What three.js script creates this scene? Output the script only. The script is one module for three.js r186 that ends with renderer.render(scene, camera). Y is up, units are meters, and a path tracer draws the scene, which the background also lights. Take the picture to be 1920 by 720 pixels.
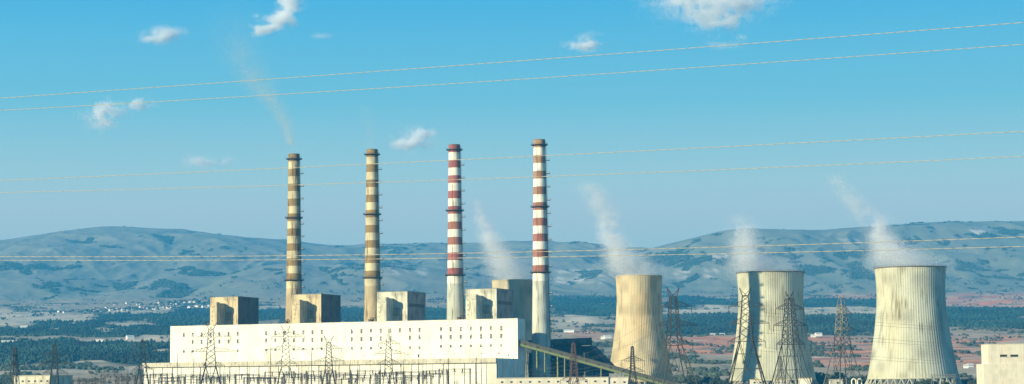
import * as THREE from 'three';
import { mergeGeometries } from 'three/addons/utils/BufferGeometryUtils.js';
import { ImprovedNoise } from 'three/addons/math/ImprovedNoise.js';

// ---------------------------------------------------------------- camera, sky, sun, exposure
const F = 3850, EYE = 2, PITCH = Math.atan(370 / F), ROLL = THREE.MathUtils.degToRad(0.5);
const scene = new THREE.Scene();
const camera = new THREE.PerspectiveCamera(2 * THREE.MathUtils.radToDeg(Math.atan(360 / F)), 1024 / 384, 1, 60000);
camera.position.set(0, EYE, 0);
camera.rotation.set(PITCH, 0, -ROLL, 'XYZ');
camera.updateMatrixWorld();

const renderer = new THREE.WebGLRenderer();
renderer.toneMapping = THREE.LinearToneMapping;
renderer.toneMappingExposure = 1.9;
renderer.shadowMap.enabled = true;

const SUN_AZ = THREE.MathUtils.degToRad(53), SUN_EL = THREE.MathUtils.degToRad(17.5);
const toSun = new THREE.Vector3(-Math.sin(SUN_AZ) * Math.cos(SUN_EL), Math.sin(SUN_EL), Math.cos(SUN_AZ) * Math.cos(SUN_EL));
const sun = new THREE.DirectionalLight(new THREE.Color().setRGB(1.0, 0.88, 0.58), 5);
sun.target.position.set(0, 0, -1700);
sun.position.copy(toSun).multiplyScalar(3000).add(sun.target.position);
sun.castShadow = true;
sun.shadow.mapSize.set(4096, 4096);
Object.assign(sun.shadow.camera, { left: -900, right: 900, top: 700, bottom: -700, near: 10, far: 7000 });
scene.add(sun, sun.target);

{ // clear late-afternoon sky, the same all round
  const w = 512, h = 1024, d = new Float32Array(w * h * 4);
  const stops = [[0, .47, .5, .37], [3, .47, .5, .38], [5, .395, .475, .4], [8, .135, .35, .415], [11, .05, .268, .435], [16, .035, .21, .4], [30, .028, .15, .33], [60, .02, .1, .25], [90, .018, .085, .22]];
  for (let j = 0; j < h; j++) {
    const el = (j + .5) / h * 180 - 90;
    let c = stops[0].slice(1);
    for (let k = 0; k + 1 < stops.length; k++) if (el >= stops[k][0]) {
      const t = Math.min(1, (el - stops[k][0]) / (stops[k + 1][0] - stops[k][0]));
      c = [1, 2, 3].map(i => stops[k][i] + (stops[k + 1][i] - stops[k][i]) * t);
    }
    if (el < 0) c = [.1, .12, .12];
    for (let i = 0; i < w; i++) d.set([c[0], c[1], c[2], 1], (j * w + i) * 4);
  }
  const t = new THREE.DataTexture(d, w, h, THREE.RGBAFormat, THREE.FloatType);
  t.mapping = THREE.EquirectangularReflectionMapping; t.magFilter = THREE.LinearFilter; t.needsUpdate = true;
  scene.background = t; scene.environment = t;
}
scene.fog = new THREE.FogExp2(new THREE.Color().setRGB(.045, .5, 1.0), 0.000092);

// ---------------------------------------------------------------- helpers
function rng(seed) { let a = seed >>> 0; return () => { a = (a + 0x6D2B79F5) | 0; let t = Math.imul(a ^ (a >>> 15), 1 | a); t = (t + Math.imul(t ^ (t >>> 7), 61 | t)) ^ t; return ((t ^ (t >>> 14)) >>> 0) / 4294967296; }; }
const perlin = new ImprovedNoise();
const noise = (x, y, z = 0) => perlin.noise(x + 37.7, y + 11.3, z + 5.1);
function fbm(x, y, z, o) { let s = 0, a = 1, n = 0; for (let i = 0; i < o; i++) { s += a * noise(x, y, z + i * 7.3); n += a; a *= .5; x *= 2.03; y *= 2.03; z *= 2.03; } return s / n; }
function ridged(x, y, o) { let s = 0, a = 1, n = 0; for (let i = 0; i < o; i++) { const v = 1 - Math.abs(noise(x, y, i * 9.1)) * 2; s += a * v * v * Math.sign(v); n += a; a *= .5; x *= 2.1; y *= 2.1; } return s / n; }
const clamp = (x, a = 0, b = 1) => Math.min(b, Math.max(a, x));
const lerp = (a, b, t) => a + (b - a) * t;
const sstep = (a, b, x) => { const t = clamp((x - a) / (b - a)); return t * t * (3 - 2 * t); };
const poly = (pts, x) => { if (x <= pts[0][0]) return pts[0][1]; for (let i = 0; i + 1 < pts.length; i++) if (x <= pts[i + 1][0]) return lerp(pts[i][1], pts[i + 1][1], (x - pts[i][0]) / (pts[i + 1][0] - pts[i][0])); return pts[pts.length - 1][1]; };
// where the sight line of a photograph pixel meets a given distance: used once, to survey positions
const ax = [new THREE.Vector3(), new THREE.Vector3(), new THREE.Vector3()]; camera.matrixWorld.extractBasis(...ax);
const ray = (px, py) => ax[0].clone().multiplyScalar((px - 960) / F).addScaledVector(ax[1], (360 - py) / F).sub(ax[2]);
const at = (px, py, Z) => { const d = ray(px, py); return d.multiplyScalar(Z / -d.z).add(camera.position); };

const taken = {};
function numbered(n) { const k = taken[n] = (taken[n] ?? -1) + 1; return k ? n + '_' + String(k).padStart(3, '0') : n; }
function tag(o, label, category, group, kind) { if (label) o.userData.label = label; if (category) o.userData.category = category; if (group) o.userData.group = group; if (kind) o.userData.kind = kind; return o; }
function base(name, label, category, x, y, z, turn = 0, group) { const g = new THREE.Group(); g.name = numbered(name); g.position.set(x, y, z); g.rotation.y = turn; scene.add(g); return tag(g, label, category, group); }
function mesh(name, geo, m, parent, kind) { const o = new THREE.Mesh(Array.isArray(geo) ? mergeGeometries(geo.map(g => g.index ? g.toNonIndexed() : g)) : geo, m); o.name = parent === scene ? numbered(name) : name; o.castShadow = o.receiveShadow = true; parent.add(o); if (kind) o.userData.kind = kind; return o; }
const box = (w, h, d, x = 0, y = 0, z = 0) => new THREE.BoxGeometry(w, h, d).translate(x, y, z);           // centred
const slab = (x0, x1, y0, y1, z0, z1) => box(x1 - x0, y1 - y0, z1 - z0, (x0 + x1) / 2, (y0 + y1) / 2, (z0 + z1) / 2);
function boxUV(g, s) { // texture coordinates in metres / s
  g = g.index ? g.toNonIndexed() : g; const p = g.attributes.position, n = g.attributes.normal, uv = g.attributes.uv;
  for (let i = 0; i < p.count; i++) { const nx = Math.abs(n.getX(i)), ny = Math.abs(n.getY(i)); const x = p.getX(i), y = p.getY(i), z = p.getZ(i);
    if (nx > .7) uv.setXY(i, z / s, y / s); else if (ny > .7) uv.setXY(i, x / s, z / s); else uv.setXY(i, x / s, y / s); }
  return g;
}
class Bars { // square bars between points, gathered in one geometry
  constructor() { this.p = []; this.i = []; }
  bar(a, b, w, w2 = w) {
    const d = new THREE.Vector3(b[0] - a[0], b[1] - a[1], b[2] - a[2]).normalize();
    const s = Math.abs(d.y) > .95 ? new THREE.Vector3(1, 0, 0) : new THREE.Vector3(0, 1, 0);
    const x = new THREE.Vector3().crossVectors(d, s).normalize(), y = new THREE.Vector3().crossVectors(d, x).normalize();
    const k = this.p.length / 3;
    for (const [q, ww] of [[a, w], [b, w2]]) for (const [i, j] of [[-1, -1], [1, -1], [1, 1], [-1, 1]]) this.p.push(q[0] + (x.x * i + y.x * j) * ww / 2, q[1] + (x.y * i + y.y * j) * ww / 2, q[2] + (x.z * i + y.z * j) * ww / 2);
    for (let e = 0; e < 4; e++) { const f = (e + 1) % 4; this.i.push(k + e, k + f, k + 4 + f, k + e, k + 4 + f, k + 4 + e); }
    this.i.push(k, k + 2, k + 1, k, k + 3, k + 2, k + 4, k + 5, k + 6, k + 4, k + 6, k + 7);
    return this;
  }
  geo() { let g = new THREE.BufferGeometry(); g.setAttribute('position', new THREE.Float32BufferAttribute(this.p, 3)); g.setIndex(this.i); g = g.toNonIndexed(); g.computeVertexNormals(); return g; }
}
function texture(w, h, fn, srgb = true) { const d = new Uint8Array(w * h * 4); for (let j = 0; j < h; j++) for (let i = 0; i < w; i++) { const c = fn(i, j); const k = (j * w + i) * 4; d[k] = clamp(c[0]) * 255; d[k + 1] = clamp(c[1]) * 255; d[k + 2] = clamp(c[2]) * 255; d[k + 3] = 255; } const t = new THREE.DataTexture(d, w, h); if (srgb) t.colorSpace = THREE.SRGBColorSpace; t.wrapS = t.wrapT = THREE.RepeatWrapping; t.magFilter = THREE.LinearFilter; t.needsUpdate = true; return t; }
// noise that repeats after w by h pixels
function tileNoise(seed, gx, gy) { const r = rng(seed), g = Array.from({ length: gx * gy }, () => r()); return (u, v) => { const x = u * gx, y = v * gy, i = Math.floor(x), j = Math.floor(y), a = x - i, b = y - j, s = a * a * (3 - 2 * a), t = b * b * (3 - 2 * b), G = (p, q) => g[((q % gy) + gy) % gy * gx + ((p % gx) + gx) % gx]; return lerp(lerp(G(i, j), G(i + 1, j), s), lerp(G(i, j + 1), G(i + 1, j + 1), s), t); }; }
function grime(seed, w, h, streak, blot, fine) { // a pale multiplier with rain streaks, blotches and grain
  const a = tileNoise(seed, 90, 4), b = tileNoise(seed + 1, 10, 7), c = tileNoise(seed + 2, 160, 160), e = tileNoise(seed + 3, 40, 8), m = tileNoise(seed + 4, 14, 3);
  return texture(w, h, (i, j) => { const u = i / w, v = j / h; const s = clamp((a(u, v) * .6 + e(u, v) * .4 - .5) * 3) * clamp(m(u, v) * 2 - .5); const q = 1 - streak * s - blot * clamp((b(u, v) - .45) * 2) - fine * c(u, v); return [q, q * (1 - .05 * s), q * (1 - .12 * s)]; });
}
const lin = (r, g, b) => new THREE.Color().setRGB(r, g, b);
const mat = (r, g, b, o = {}) => new THREE.MeshStandardMaterial({ color: lin(r, g, b), roughness: .9, ...o });
const grimeA = grime(11, 512, 512, .34, .12, .1), grimeB = grime(31, 512, 512, .07, .06, .05), grimeC = grime(51, 512, 512, .38, .18, .12);
const M = {
  white: mat(.82, .8, .68, { map: grimeB }), cream: mat(.7, .66, .54, { map: grimeB }), parapet: mat(.62, .58, .45, { map: grimeA }),
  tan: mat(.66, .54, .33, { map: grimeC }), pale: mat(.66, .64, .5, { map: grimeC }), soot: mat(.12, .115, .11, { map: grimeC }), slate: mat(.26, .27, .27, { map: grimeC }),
  roof: mat(.2, .19, .18), dark: mat(.04, .04, .04), steel: mat(.045, .042, .036, { roughness: .8 }), steelPale: mat(.19, .18, .14, { roughness: .7 }), steelDark: mat(.025, .03, .03, { roughness: .8 }), rust: mat(.13, .07, .045),
  glass: mat(.03, .035, .04, { roughness: .25 }), glassMid: mat(.16, .16, .14, { roughness: .35 }), glassPale: mat(.42, .42, .36, { roughness: .5 }), frame: mat(.4, .4, .36),
  wire: mat(.36, .345, .28, { roughness: .6 }), wireDark: mat(.12, .11, .1), insulator: mat(.06, .05, .045, { roughness: .4 }), green: mat(.27, .3, .11), greyRoof: mat(.17, .16, .12, { map: grimeA }),
  coal: mat(.05, .048, .045, { map: grimeC }), duct: mat(.12, .11, .1, { map: grimeC }), yellow: mat(.6, .4, .06),
};

// ---------------------------------------------------------------- terrain
const BASE = [[-3000, 0], [1990, -4], [2080, 0], [2640, 38], [3400, 80], [4200, 108], [5200, 132], [6200, 150], [7200, 163], [9000, 172], [14000, 176]];
const zOfE = e => { for (let i = 2; i + 1 < BASE.length; i++) if (e <= BASE[i + 1][1]) return lerp(BASE[i][0], BASE[i + 1][0], (e - BASE[i][1]) / (BASE[i + 1][1] - BASE[i][1])); return 14000; };
const hor = s => 730 - (s - 960) * .00873;
const SKY_BACK = [[-600, 480], [-200, 462], [0, 450], [100, 437], [200, 427], [280, 430], [350, 437], [450, 445], [560, 455], [640, 463], [700, 460], [780, 461], [900, 463], [1000, 459], [1050, 460], [1120, 464], [1220, 470], [1400, 490], [2600, 500]];
const SKY_FRONT = [[-600, 575], [700, 575], [900, 562], [1000, 538], [1100, 508], [1160, 486], [1230, 463], [1300, 447], [1340, 437], [1380, 431], [1440, 433], [1500, 434], [1560, 432], [1640, 427], [1700, 421], [1800, 417], [1870, 416], [1920, 418], [2100, 425], [2600, 450]];
const SPUR = [[-600, 530], [0, 528], [120, 520], [250, 535], [330, 515], [420, 520], [480, 500], [560, 492], [620, 510], [700, 497], [800, 502], [900, 515], [1000, 540], [1100, 575], [2600, 575]];
const ridgeH = (pts, s, Zr) => EYE + (hor(s) - poly(pts, s)) / F * Zr;
function hillAt(pts, X, Z, foot, Zr, warp) {
  const s = 960 + X / Zr * F + warp, t = (Z - foot) / (Zr - foot); if (t <= 0) return -1e9;
  let H = 0; for (const o of [-24, -12, 0, 12, 24]) H += ridgeH(pts, s + o, Zr) / 5;
  const b0 = EYE + 160 / F * foot;
  return t < 1 ? lerp(b0, H, .45 * t + .55 * sstep(0, 1, t)) : H - (H - b0) * .35 * Math.min(1.5, (t - 1)) ** 2;
}
function height(X, Z) {
  if (Z < 1990) return -.02 * Math.max(0, 1000 - Z) * 0;
  let h = EYE * sstep(1990, 2080, Z) + poly(BASE, Z) / F * Z;
  const pl = sstep(2080, 2700, Z);
  h += pl * (fbm(X / 420, Z / 420, 1, 4) * lerp(7, 26, sstep(2700, 6500, Z)) + fbm(X / 60, Z / 90, 3, 3) * 5);
  if (Z > 6000) {
    const w = fbm(X / 1500, Z / 1500, 9, 2) * 60;
    const wx = X + fbm(X / 700, Z / 900, 21, 2) * 420, g = 1.1 * fbm(wx / 800, Z / 1900, 17, 3) + .3 * ridged(wx / 900, Z / 2300, 2), g2 = ridged((wx + .45 * Z) / 330, (Z - .3 * X) / 1100 + 9, 4) - .3, g3 = fbm(X / 90, Z / 180, 31, 3);
    for (const [pts, foot, Zr, amp] of [[SKY_BACK, 7300, 10600, 120], [SKY_FRONT, 6900, 9300, 105], [SPUR, 7000, 8300, 70]]) {
      const q = hillAt(pts, X, Z, foot, Zr, w * .3); if (q < -1e8) continue;
      const t = (Z - foot) / (Zr - foot), m = clamp(4 * t * (1 - t)) * .9 + .06 * sstep(0, .2, t);
      const hh = q + m * (amp * .85 * g + amp * .2 * g2 + amp * .1 * g3);
      h = h > hh + 30 ? h : hh > h + 30 ? hh : Math.max(h, hh) + (1 - Math.abs(h - hh) / 30) ** 2 * 7;
    }
  }
  return h;
}
// land cover by bearing (as photograph column s) and distance
const inBand = (s, e, list) => { let m = 0; for (const [s0, s1, e0, e1, f = 40] of list) { if (s < s0 - f || s > s1 + f) continue; const q = sstep(s0 - f, s0 + f, s) * (1 - sstep(s1 - f, s1 + f, s)); m = Math.max(m, q * sstep(e0 - 3, e0 + 3, e) * (1 - sstep(e1 - 3, e1 + 3, e))); } return m; };
const WOOD = [[-300, 330, 57, 93], [-300, 70, 106, 124], [60, 210, 105, 131], [180, 340, 104, 148], [330, 860, 126, 154], [1020, 1170, 138, 166], [1240, 1400, 150, 161], [1240, 1400, 101, 135], [1490, 1660, 148, 159], [1490, 1660, 100, 132], [1400, 1500, 104, 134], [1660, 1780, 104, 126], [1760, 2300, 124, 142], [1760, 2300, 105, 119], [860, 1020, 140, 160]];
const CLEAR = [[20, 62, 119, 124, 6], [90, 140, 117, 121, 6], [196, 290, 124, 129, 10], [262, 330, 94, 108, 6], [285, 330, 68, 74, 6], [140, 200, 57, 62, 8], [185, 225, 112, 116, 8]];
const FIELD = [[-300, 140, 126, 152, 20], [130, 240, 134, 150, 20], [200, 420, 148, 157, 20], [480, 540, 154, 159, 10], [1255, 1400, 137, 149, 20], [1490, 1660, 134, 147, 20], [1040, 1110, 118, 136, 20], [-300, 330, 94, 97, 20]];
const RED = [[1240, 2300, 62, 94, 40], [1500, 2300, 34, 66, 40], [1560, 1660, 152, 166, 20], [1760, 2300, 143, 166, 30], [1060, 1130, 92, 108, 20]];
const CLIFF = [[1040, 1112, 506, 532], [1120, 1150, 516, 532], [1262, 1290, 508, 522], [1318, 1345, 505, 520], [1565, 1612, 448, 466], [1822, 1858, 425, 440], [720, 800, 505, 515], [1310, 1370, 478, 486]];
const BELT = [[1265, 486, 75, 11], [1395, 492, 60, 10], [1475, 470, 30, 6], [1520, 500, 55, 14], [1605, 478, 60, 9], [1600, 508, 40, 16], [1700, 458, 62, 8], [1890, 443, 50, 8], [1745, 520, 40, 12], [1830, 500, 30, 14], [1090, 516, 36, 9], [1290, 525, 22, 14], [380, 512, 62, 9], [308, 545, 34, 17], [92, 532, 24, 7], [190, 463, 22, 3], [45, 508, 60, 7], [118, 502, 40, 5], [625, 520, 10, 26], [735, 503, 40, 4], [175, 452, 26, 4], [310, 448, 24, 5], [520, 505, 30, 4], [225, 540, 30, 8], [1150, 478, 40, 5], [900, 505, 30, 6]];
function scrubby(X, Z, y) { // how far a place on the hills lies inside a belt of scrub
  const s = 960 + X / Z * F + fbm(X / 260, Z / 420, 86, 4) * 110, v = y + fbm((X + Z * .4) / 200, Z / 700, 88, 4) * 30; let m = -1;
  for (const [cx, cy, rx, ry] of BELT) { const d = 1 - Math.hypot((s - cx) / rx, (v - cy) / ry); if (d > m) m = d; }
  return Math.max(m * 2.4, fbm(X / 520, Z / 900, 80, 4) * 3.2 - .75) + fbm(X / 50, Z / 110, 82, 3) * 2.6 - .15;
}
function cover(X, Z, h) {
  const s = 960 + X / Z * F + fbm(X / 160, Z / 160, 40, 3) * 40, e0 = (h - EYE) / Z * F, ez = poly(BASE, Z) + fbm(X / 130, Z / 260, 44, 3) * 9;
  const hill = sstep(8, 30, h - EYE - poly(BASE, Z) / F * Z) * sstep(6700, 7300, Z);
  const wood = inBand(s, ez, WOOD) * (1 - inBand(s, ez, CLEAR)) * (1 - hill) * sstep(-.32, -.18, fbm(X / 110, Z / 260, 97, 3)), field = Math.max(inBand(s, ez, FIELD), inBand(s, ez, CLEAR)) * (1 - hill), red = inBand(s, ez, RED) * (1 - hill);
  const y = hor(s) - e0; let cliff = 0;
  for (const [a, b, c, d] of CLIFF) { const ss = 960 + X / Z * F; cliff = Math.max(cliff, sstep(a - 8, a + 8, ss) * (1 - sstep(b - 8, b + 8, ss)) * sstep(c - 4, c + 3, y) * (1 - sstep(d - 3, d + 4, y))); }
  return { s, ez, hill, wood, field, red, cliff: hill * cliff };
}
function landColor(X, Z, h, out) {
  const c = cover(X, Z, h), f = fbm(X / 38, Z / 60, 50, 3), b = fbm(X / 210, Z / 330, 52, 3);
  const mix = (rgb, t) => { t = clamp(t); out[0] = lerp(out[0], rgb[0], t); out[1] = lerp(out[1], rgb[1], t); out[2] = lerp(out[2], rgb[2], t); };
  out[0] = .4; out[1] = .3; out[2] = .18;
  mix([.2, .17, .09], .35 + f * 2.2 + b * 1.2); mix([.5, .4, .27], (b * 2 + f) * 1.3 - .1);
  if (c.red > .01) { const st = fbm(X / 260, Z / 45, 60, 3), t2 = fbm(X / 90, Z / 30, 63, 2); const o = [.46, .36, .26]; const p = out.slice(); mix(o, .8); mix([.68, .24, .09], .7 + st * 3.6); mix([.42, .12, .07], t2 * 3.4 - .2); mix([.74, .55, .33], fbm(X / 150, Z / 28, 68, 3) * 4 - .6); mix([.14, .14, .09], fbm(X / 120, Z / 50, 66, 3) * 4 - .5); for (let k = 0; k < 3; k++) out[k] = lerp(p[k], out[k], c.red); }
  if (c.field > .01) { mix([.62, .5, .33], c.field * (.85 + b)); mix([.12, .14, .08], c.field * (fbm(X / 60, Z / 110, 70, 3) * 4 - .75)); }
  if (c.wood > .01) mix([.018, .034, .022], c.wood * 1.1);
  if (c.hill > .01) {
    const p = out.slice(), pt2 = fbm(X / 70, Z / 120, 82, 3);
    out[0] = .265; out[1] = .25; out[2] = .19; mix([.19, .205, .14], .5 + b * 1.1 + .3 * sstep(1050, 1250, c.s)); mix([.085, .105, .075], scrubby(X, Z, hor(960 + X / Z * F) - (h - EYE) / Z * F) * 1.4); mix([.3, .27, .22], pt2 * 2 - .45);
    mix([.58, .51, .43], c.cliff * (.25 + fbm((X + .3 * Z) / 26, Z / 260, 90, 3) * 4.5)); for (let k = 0; k < 3; k++) out[k] = lerp(p[k], out[k], c.hill);
  }
  return c;
}
{
  const rows = []; for (let Z = -500; Z < 1900; Z += 300) rows.push(Z);
  for (let Z = 1900; Z < 2080; Z += 20) rows.push(Z);
  for (let e = 0; e < 163; e += .55) rows.push(zOfE(e));
  for (let i = 0; i < 190; i++) rows.push(7200 + 3900 * i / 189); for (let i = 1; i < 8; i++) rows.push(11100 + i * 250);
  const NC = 860, P = new Float32Array(rows.length * NC * 3), C = new Float32Array(rows.length * NC * 3), I = [], o = [0, 0, 0];
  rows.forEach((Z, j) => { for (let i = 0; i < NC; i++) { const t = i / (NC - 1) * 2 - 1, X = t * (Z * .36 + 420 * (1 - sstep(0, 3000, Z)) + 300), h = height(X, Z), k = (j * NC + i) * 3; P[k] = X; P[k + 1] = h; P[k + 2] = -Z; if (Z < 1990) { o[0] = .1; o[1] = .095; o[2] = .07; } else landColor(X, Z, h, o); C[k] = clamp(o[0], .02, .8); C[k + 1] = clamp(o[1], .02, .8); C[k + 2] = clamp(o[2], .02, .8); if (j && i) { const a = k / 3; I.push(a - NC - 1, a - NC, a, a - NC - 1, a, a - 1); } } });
  const g = new THREE.BufferGeometry(); g.setAttribute('position', new THREE.BufferAttribute(P, 3)); g.setAttribute('color', new THREE.BufferAttribute(C, 3)); g.setIndex(I); g.computeVertexNormals();
  tag(mesh('terrain', g, new THREE.MeshStandardMaterial({ vertexColors: true, roughness: 1 }), scene), 'dry plain and scrubby hills behind the power station', null, null, 'structure');
}
// woods and scrub
function crown(seed, n, rx, ry, size) { // leaf clumps through an uneven volume
  const r = rng(seed), p = [], lobes = Array.from({ length: 7 }, () => [(r() - .5) * 1.1 * rx, ry * (.55 + r() * .95), (r() - .5) * 1.1 * rx, .4 + r() * .35]);
  const N = [];
  for (let i = 0; i < n; i++) {
    const L = lobes[i % 7], d = new THREE.Vector3(r() - .5, r() - .5, r() - .5).normalize().multiplyScalar(L[3] * rx * (.6 + .4 * r())), q = [L[0] + d.x, L[1] + d.y * ry / rx * .9, L[2] + d.z];
    const m = new THREE.Euler(r() * 6.28, r() * 6.28, r() * 6.28), e = size * (.6 + r() * .8);
    for (const [a, b] of [[-.6, -.4], [.6, -.4], [0, .7]]) { const v = new THREE.Vector3(a * e, b * e, 0).applyEuler(m); p.push(q[0] + v.x, q[1] + v.y, q[2] + v.z); }
  }
  const g = new THREE.BufferGeometry(); g.setAttribute('position', new THREE.Float32BufferAttribute(p, 3)); g.computeVertexNormals(); return g;
}
const leaf = (r, g, b) => new THREE.MeshPhysicalMaterial({ color: lin(r, g, b), roughness: 1, transmission: .3, thickness: 0, side: THREE.DoubleSide });
function lumpy(seed) { const g = new THREE.IcosahedronGeometry(1, 1); const p = g.attributes.position; for (let i = 0; i < p.count; i++) { const x = p.getX(i), y = p.getY(i), z = p.getZ(i), k = 1 + .45 * noise(x * 2.1 + seed, y * 2.1, z * 2.1); p.setXYZ(i, x * k, Math.max(-.4, y * k) + .7, z * k); } g.computeVertexNormals(); return g; }
function scatter(name, label, seed, count, m, place) {
  const r = rng(seed), list = []; let guard = 0;
  while (list.length < count && guard++ < count * 30) { const q = place(r); if (q) list.push(q); }
  const im = new THREE.InstancedMesh(lumpy(seed), m, list.length), M4 = new THREE.Matrix4(), Q = new THREE.Quaternion(), col = new THREE.Color();
  list.forEach(([X, Z, w, h, tint], i) => { Q.setFromAxisAngle(new THREE.Vector3(0, 1, 0), r() * 6.28); M4.compose(new THREE.Vector3(X, height(X, Z) - .2, -Z), Q, new THREE.Vector3(w, h, w)); im.setMatrixAt(i, M4); im.setColorAt(i, col.setRGB(tint * (.85 + .3 * r()), tint, tint * .9)); });
  im.name = name; im.castShadow = im.receiveShadow = true; scene.add(im); tag(im, label, 'woodland', null, 'stuff');
}
const randPlain = (r, s0, s1, e0, e1) => { const Z = zOfE(lerp(e0, e1, r() ** .7)), s = lerp(s0, s1, r()); return [(s - 960) / F * Z, Z]; };
scatter('woodland', 'dark green woodland lying in bands across the plain', 5, 110000, mat(.014, .034, .024), r => { const [X, Z] = randPlain(r, -150, 2070, 55, 168), c = cover(X, Z, height(X, Z)); if (c.wood < .35 + .4 * r()) return;  const k = 1.3 + 2.4 * r() * r(); return [X, Z, k * 1.1, k * (.8 + .9 * r()), (.6 + .9 * r()) * (1 + 1.6 * fbm(X / 140, Z / 240, 99, 2))]; });
scatter('scrub', 'scattered bushes on the rough dry plain', 6, 26000, mat(.05, .065, .038), r => { const [X, Z] = randPlain(r, -150, 2070, 6, 165), c = cover(X, Z, height(X, Z)); if (c.wood > .3 || c.field > .5 && r() > .12 || c.red > .5 && r() > .3) return; if (fbm(X / 120, Z / 170, 95, 3) < .06 + r() * .2) return; const k = 1.2 + 2.6 * r() * r(); return [X, Z, k * 1.2, k, .6 + .8 * r()]; });
scatter('village_trees', 'dark trees among the houses of the distant village', 8, 520, mat(.03, .05, .035), r => { const t = r(), s = lerp(60, 410, t) + (r() - .5) * 20, Z = zOfE(Math.min(162, hor(s) - lerp(587, 573, t))) + (r() - .5) * 420, k = 2 + 3 * r(); return [(s - 960) / F * Z, Z, k * 1.2, k, .7 + .6 * r()]; });
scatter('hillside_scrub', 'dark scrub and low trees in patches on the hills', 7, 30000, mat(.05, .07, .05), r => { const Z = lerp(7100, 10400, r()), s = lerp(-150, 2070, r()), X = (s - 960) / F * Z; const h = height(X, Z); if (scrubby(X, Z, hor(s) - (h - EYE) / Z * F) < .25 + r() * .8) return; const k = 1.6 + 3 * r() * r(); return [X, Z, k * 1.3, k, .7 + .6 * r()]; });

// ---------------------------------------------------------------- power station: a row of units along one facade
const FL = at(319, 680, 1720), FT = -Math.atan2(120, at(971, 668, 1600).x - FL.x), UX = Math.cos(FT), UZ = -Math.sin(FT);
const plant = (u, b) => [FL.x + u * UX + b * Math.sin(-FT), FL.z + u * UZ - b * Math.cos(FT)];       // u along the facade, b behind it
function onFacade(px, py, b) { const d = ray(px, py), nx = Math.sin(-FT), nz = -Math.cos(FT), t = (b + FL.x * nx + FL.z * nz) / (d.x * nx + d.z * nz); const X = d.x * t, Zz = d.z * t; return [(X - FL.x) * UX + (Zz - FL.z) * UZ, EYE + d.y * t]; }
function plantBase(name, label, category, u, b, group) { const [x, z] = plant(u, b); return base(name, label, category, x, 0, z, FT, group); }

{ // tall white hall with its grid of windows
  const W = 314, H = 56.9, D = 15, g = plantBase('power_station_hall', 'long white windowed power station hall below the four boiler houses', 'building', 0, 0);
  const sh = new THREE.Shape([[0, 0], [W, 0], [W, H], [0, H]].map(p => new THREE.Vector2(...p)));
  const list = [], r = rng(77);
  const A = [344.7, 361.4, 378, 394.7, 411.4, 428.6, 445.6], B = [499.2, 516.4, 533.6, 551, 568.9, 586, 603.3], C = [659.7, 677.8, 695.8, 713.9, 732, 750, 768.6, 786.7], Dd = [827, 845, 864, 883, 902, 920.8, 940];
  const put = (xs, yL, yR, h, skip = []) => xs.forEach((x, i) => { if (skip.includes(i)) return; const py = lerp(yL, yR, i / (xs.length - 1)); list.push([...onFacade(x, py, 0), 1.85, h * 1.1]); });
  put(A, 628, 626, 3.1); put(A, 641.5, 640, 3.1, [0]); put(A, 659, 657.5, 1.9, [2, 3, 4, 5]);
  put(B, 625, 622.5, 3.1); put(B, 638.5, 637, 3.1); put(B, 656, 654, 1.9, [2]);
  put(C, 621.5, 618.5, 3.1); put(C, 636.5, 632.5, 3.1, [5]); put(C, 653.5, 651.5, 1.9, [5]);
  put(Dd, 617.8, 615.5, 3.2); put(Dd, 632.5, 630, 3.2); put(Dd, 649.5, 647.8, 1.9);
  const small = [[551, 672, .9, 1.1], [764.5, 664.6, 1.6, .6], [841, 658, .7, .7], [852, 663.5, .6, .7], [865, 663, .6, .7], [902.5, 662.3, 1.6, .7], [936, 662, 1.8, .8], [953, 665.7, .7, 2.2], [683.5, 666.4, 1, .6]];
  for (const [px, py, w, h] of small) list.push([...onFacade(px, py, 0), w, h]);
  for (const [x, y, w, h] of list) sh.holes.push(new THREE.Path([[x - w / 2, y - h / 2], [x - w / 2, y + h / 2], [x + w / 2, y + h / 2], [x + w / 2, y - h / 2]].map(p => new THREE.Vector2(...p))));
  const front = new THREE.ExtrudeGeometry(sh, { depth: .6, bevelEnabled: false }).translate(0, 0, -.6);
  mesh('front_wall', boxUV(front, 60), M.white, g);
  mesh('side_wall', boxUV(slab(W - .5, W - .003, 0, H - .01, -D, -.605), 40), M.white, g); mesh('side_wall', boxUV(slab(.003, .5, 0, H - .01, -D, -.605), 40), M.white, g);
  mesh('rear_wall', boxUV(slab(.51, W - .51, 0, H - .02, -D, -D + .5), 40), M.white, g); mesh('roof', slab(.51, W - .51, H - 1.6, H - 1.2, -D + .51, -.61), M.roof, g);
  mesh('roof_edge', [slab(-.15, W + .15, H + .003, H + .25, -.7, .12), slab(W - .55, W + .15, H + .003, H + .25, -D - .1, -.71)], M.frame, g);
  for (const [x, y, w, h] of list) {
    const big = h > 1.5 && w > 1.5, rows = h > 2.5 ? 3 : 2, parts = big ? [box(.16, h, .12), ...Array.from({ length: rows - 1 }, (_, k) => box(w, .14, .1, 0, -h / 2 + h * (k + 1) / rows, 0)), box(.12, h, .13, -w / 2 + .06), box(.12, h, .13, w / 2 - .06)] : [box(w, .1, .12, 0, h / 2 - .05), box(w, .1, .12, 0, -h / 2 + .05)];
    const f = mesh('window', parts, M.frame, g); f.position.set(x, y, -.36);
    if (big) { // single panes, some broken or blocked up
      const cw = w / 2, ch = h / rows; for (let a = 0; a < 2; a++) for (let b = 0; b < rows; b++) { const q = r(), p = mesh('pane', box(cw - .12, ch - .1, .04, (a - .5) * cw, -h / 2 + (b + .5) * ch, -.05), q < .66 ? M.glass : q < .85 ? M.glassMid : M.glassPale, f); }
    } else mesh('pane', box(w, h - .2, .04, 0, 0, -.05), M.glass, f);
  }
}
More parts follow.
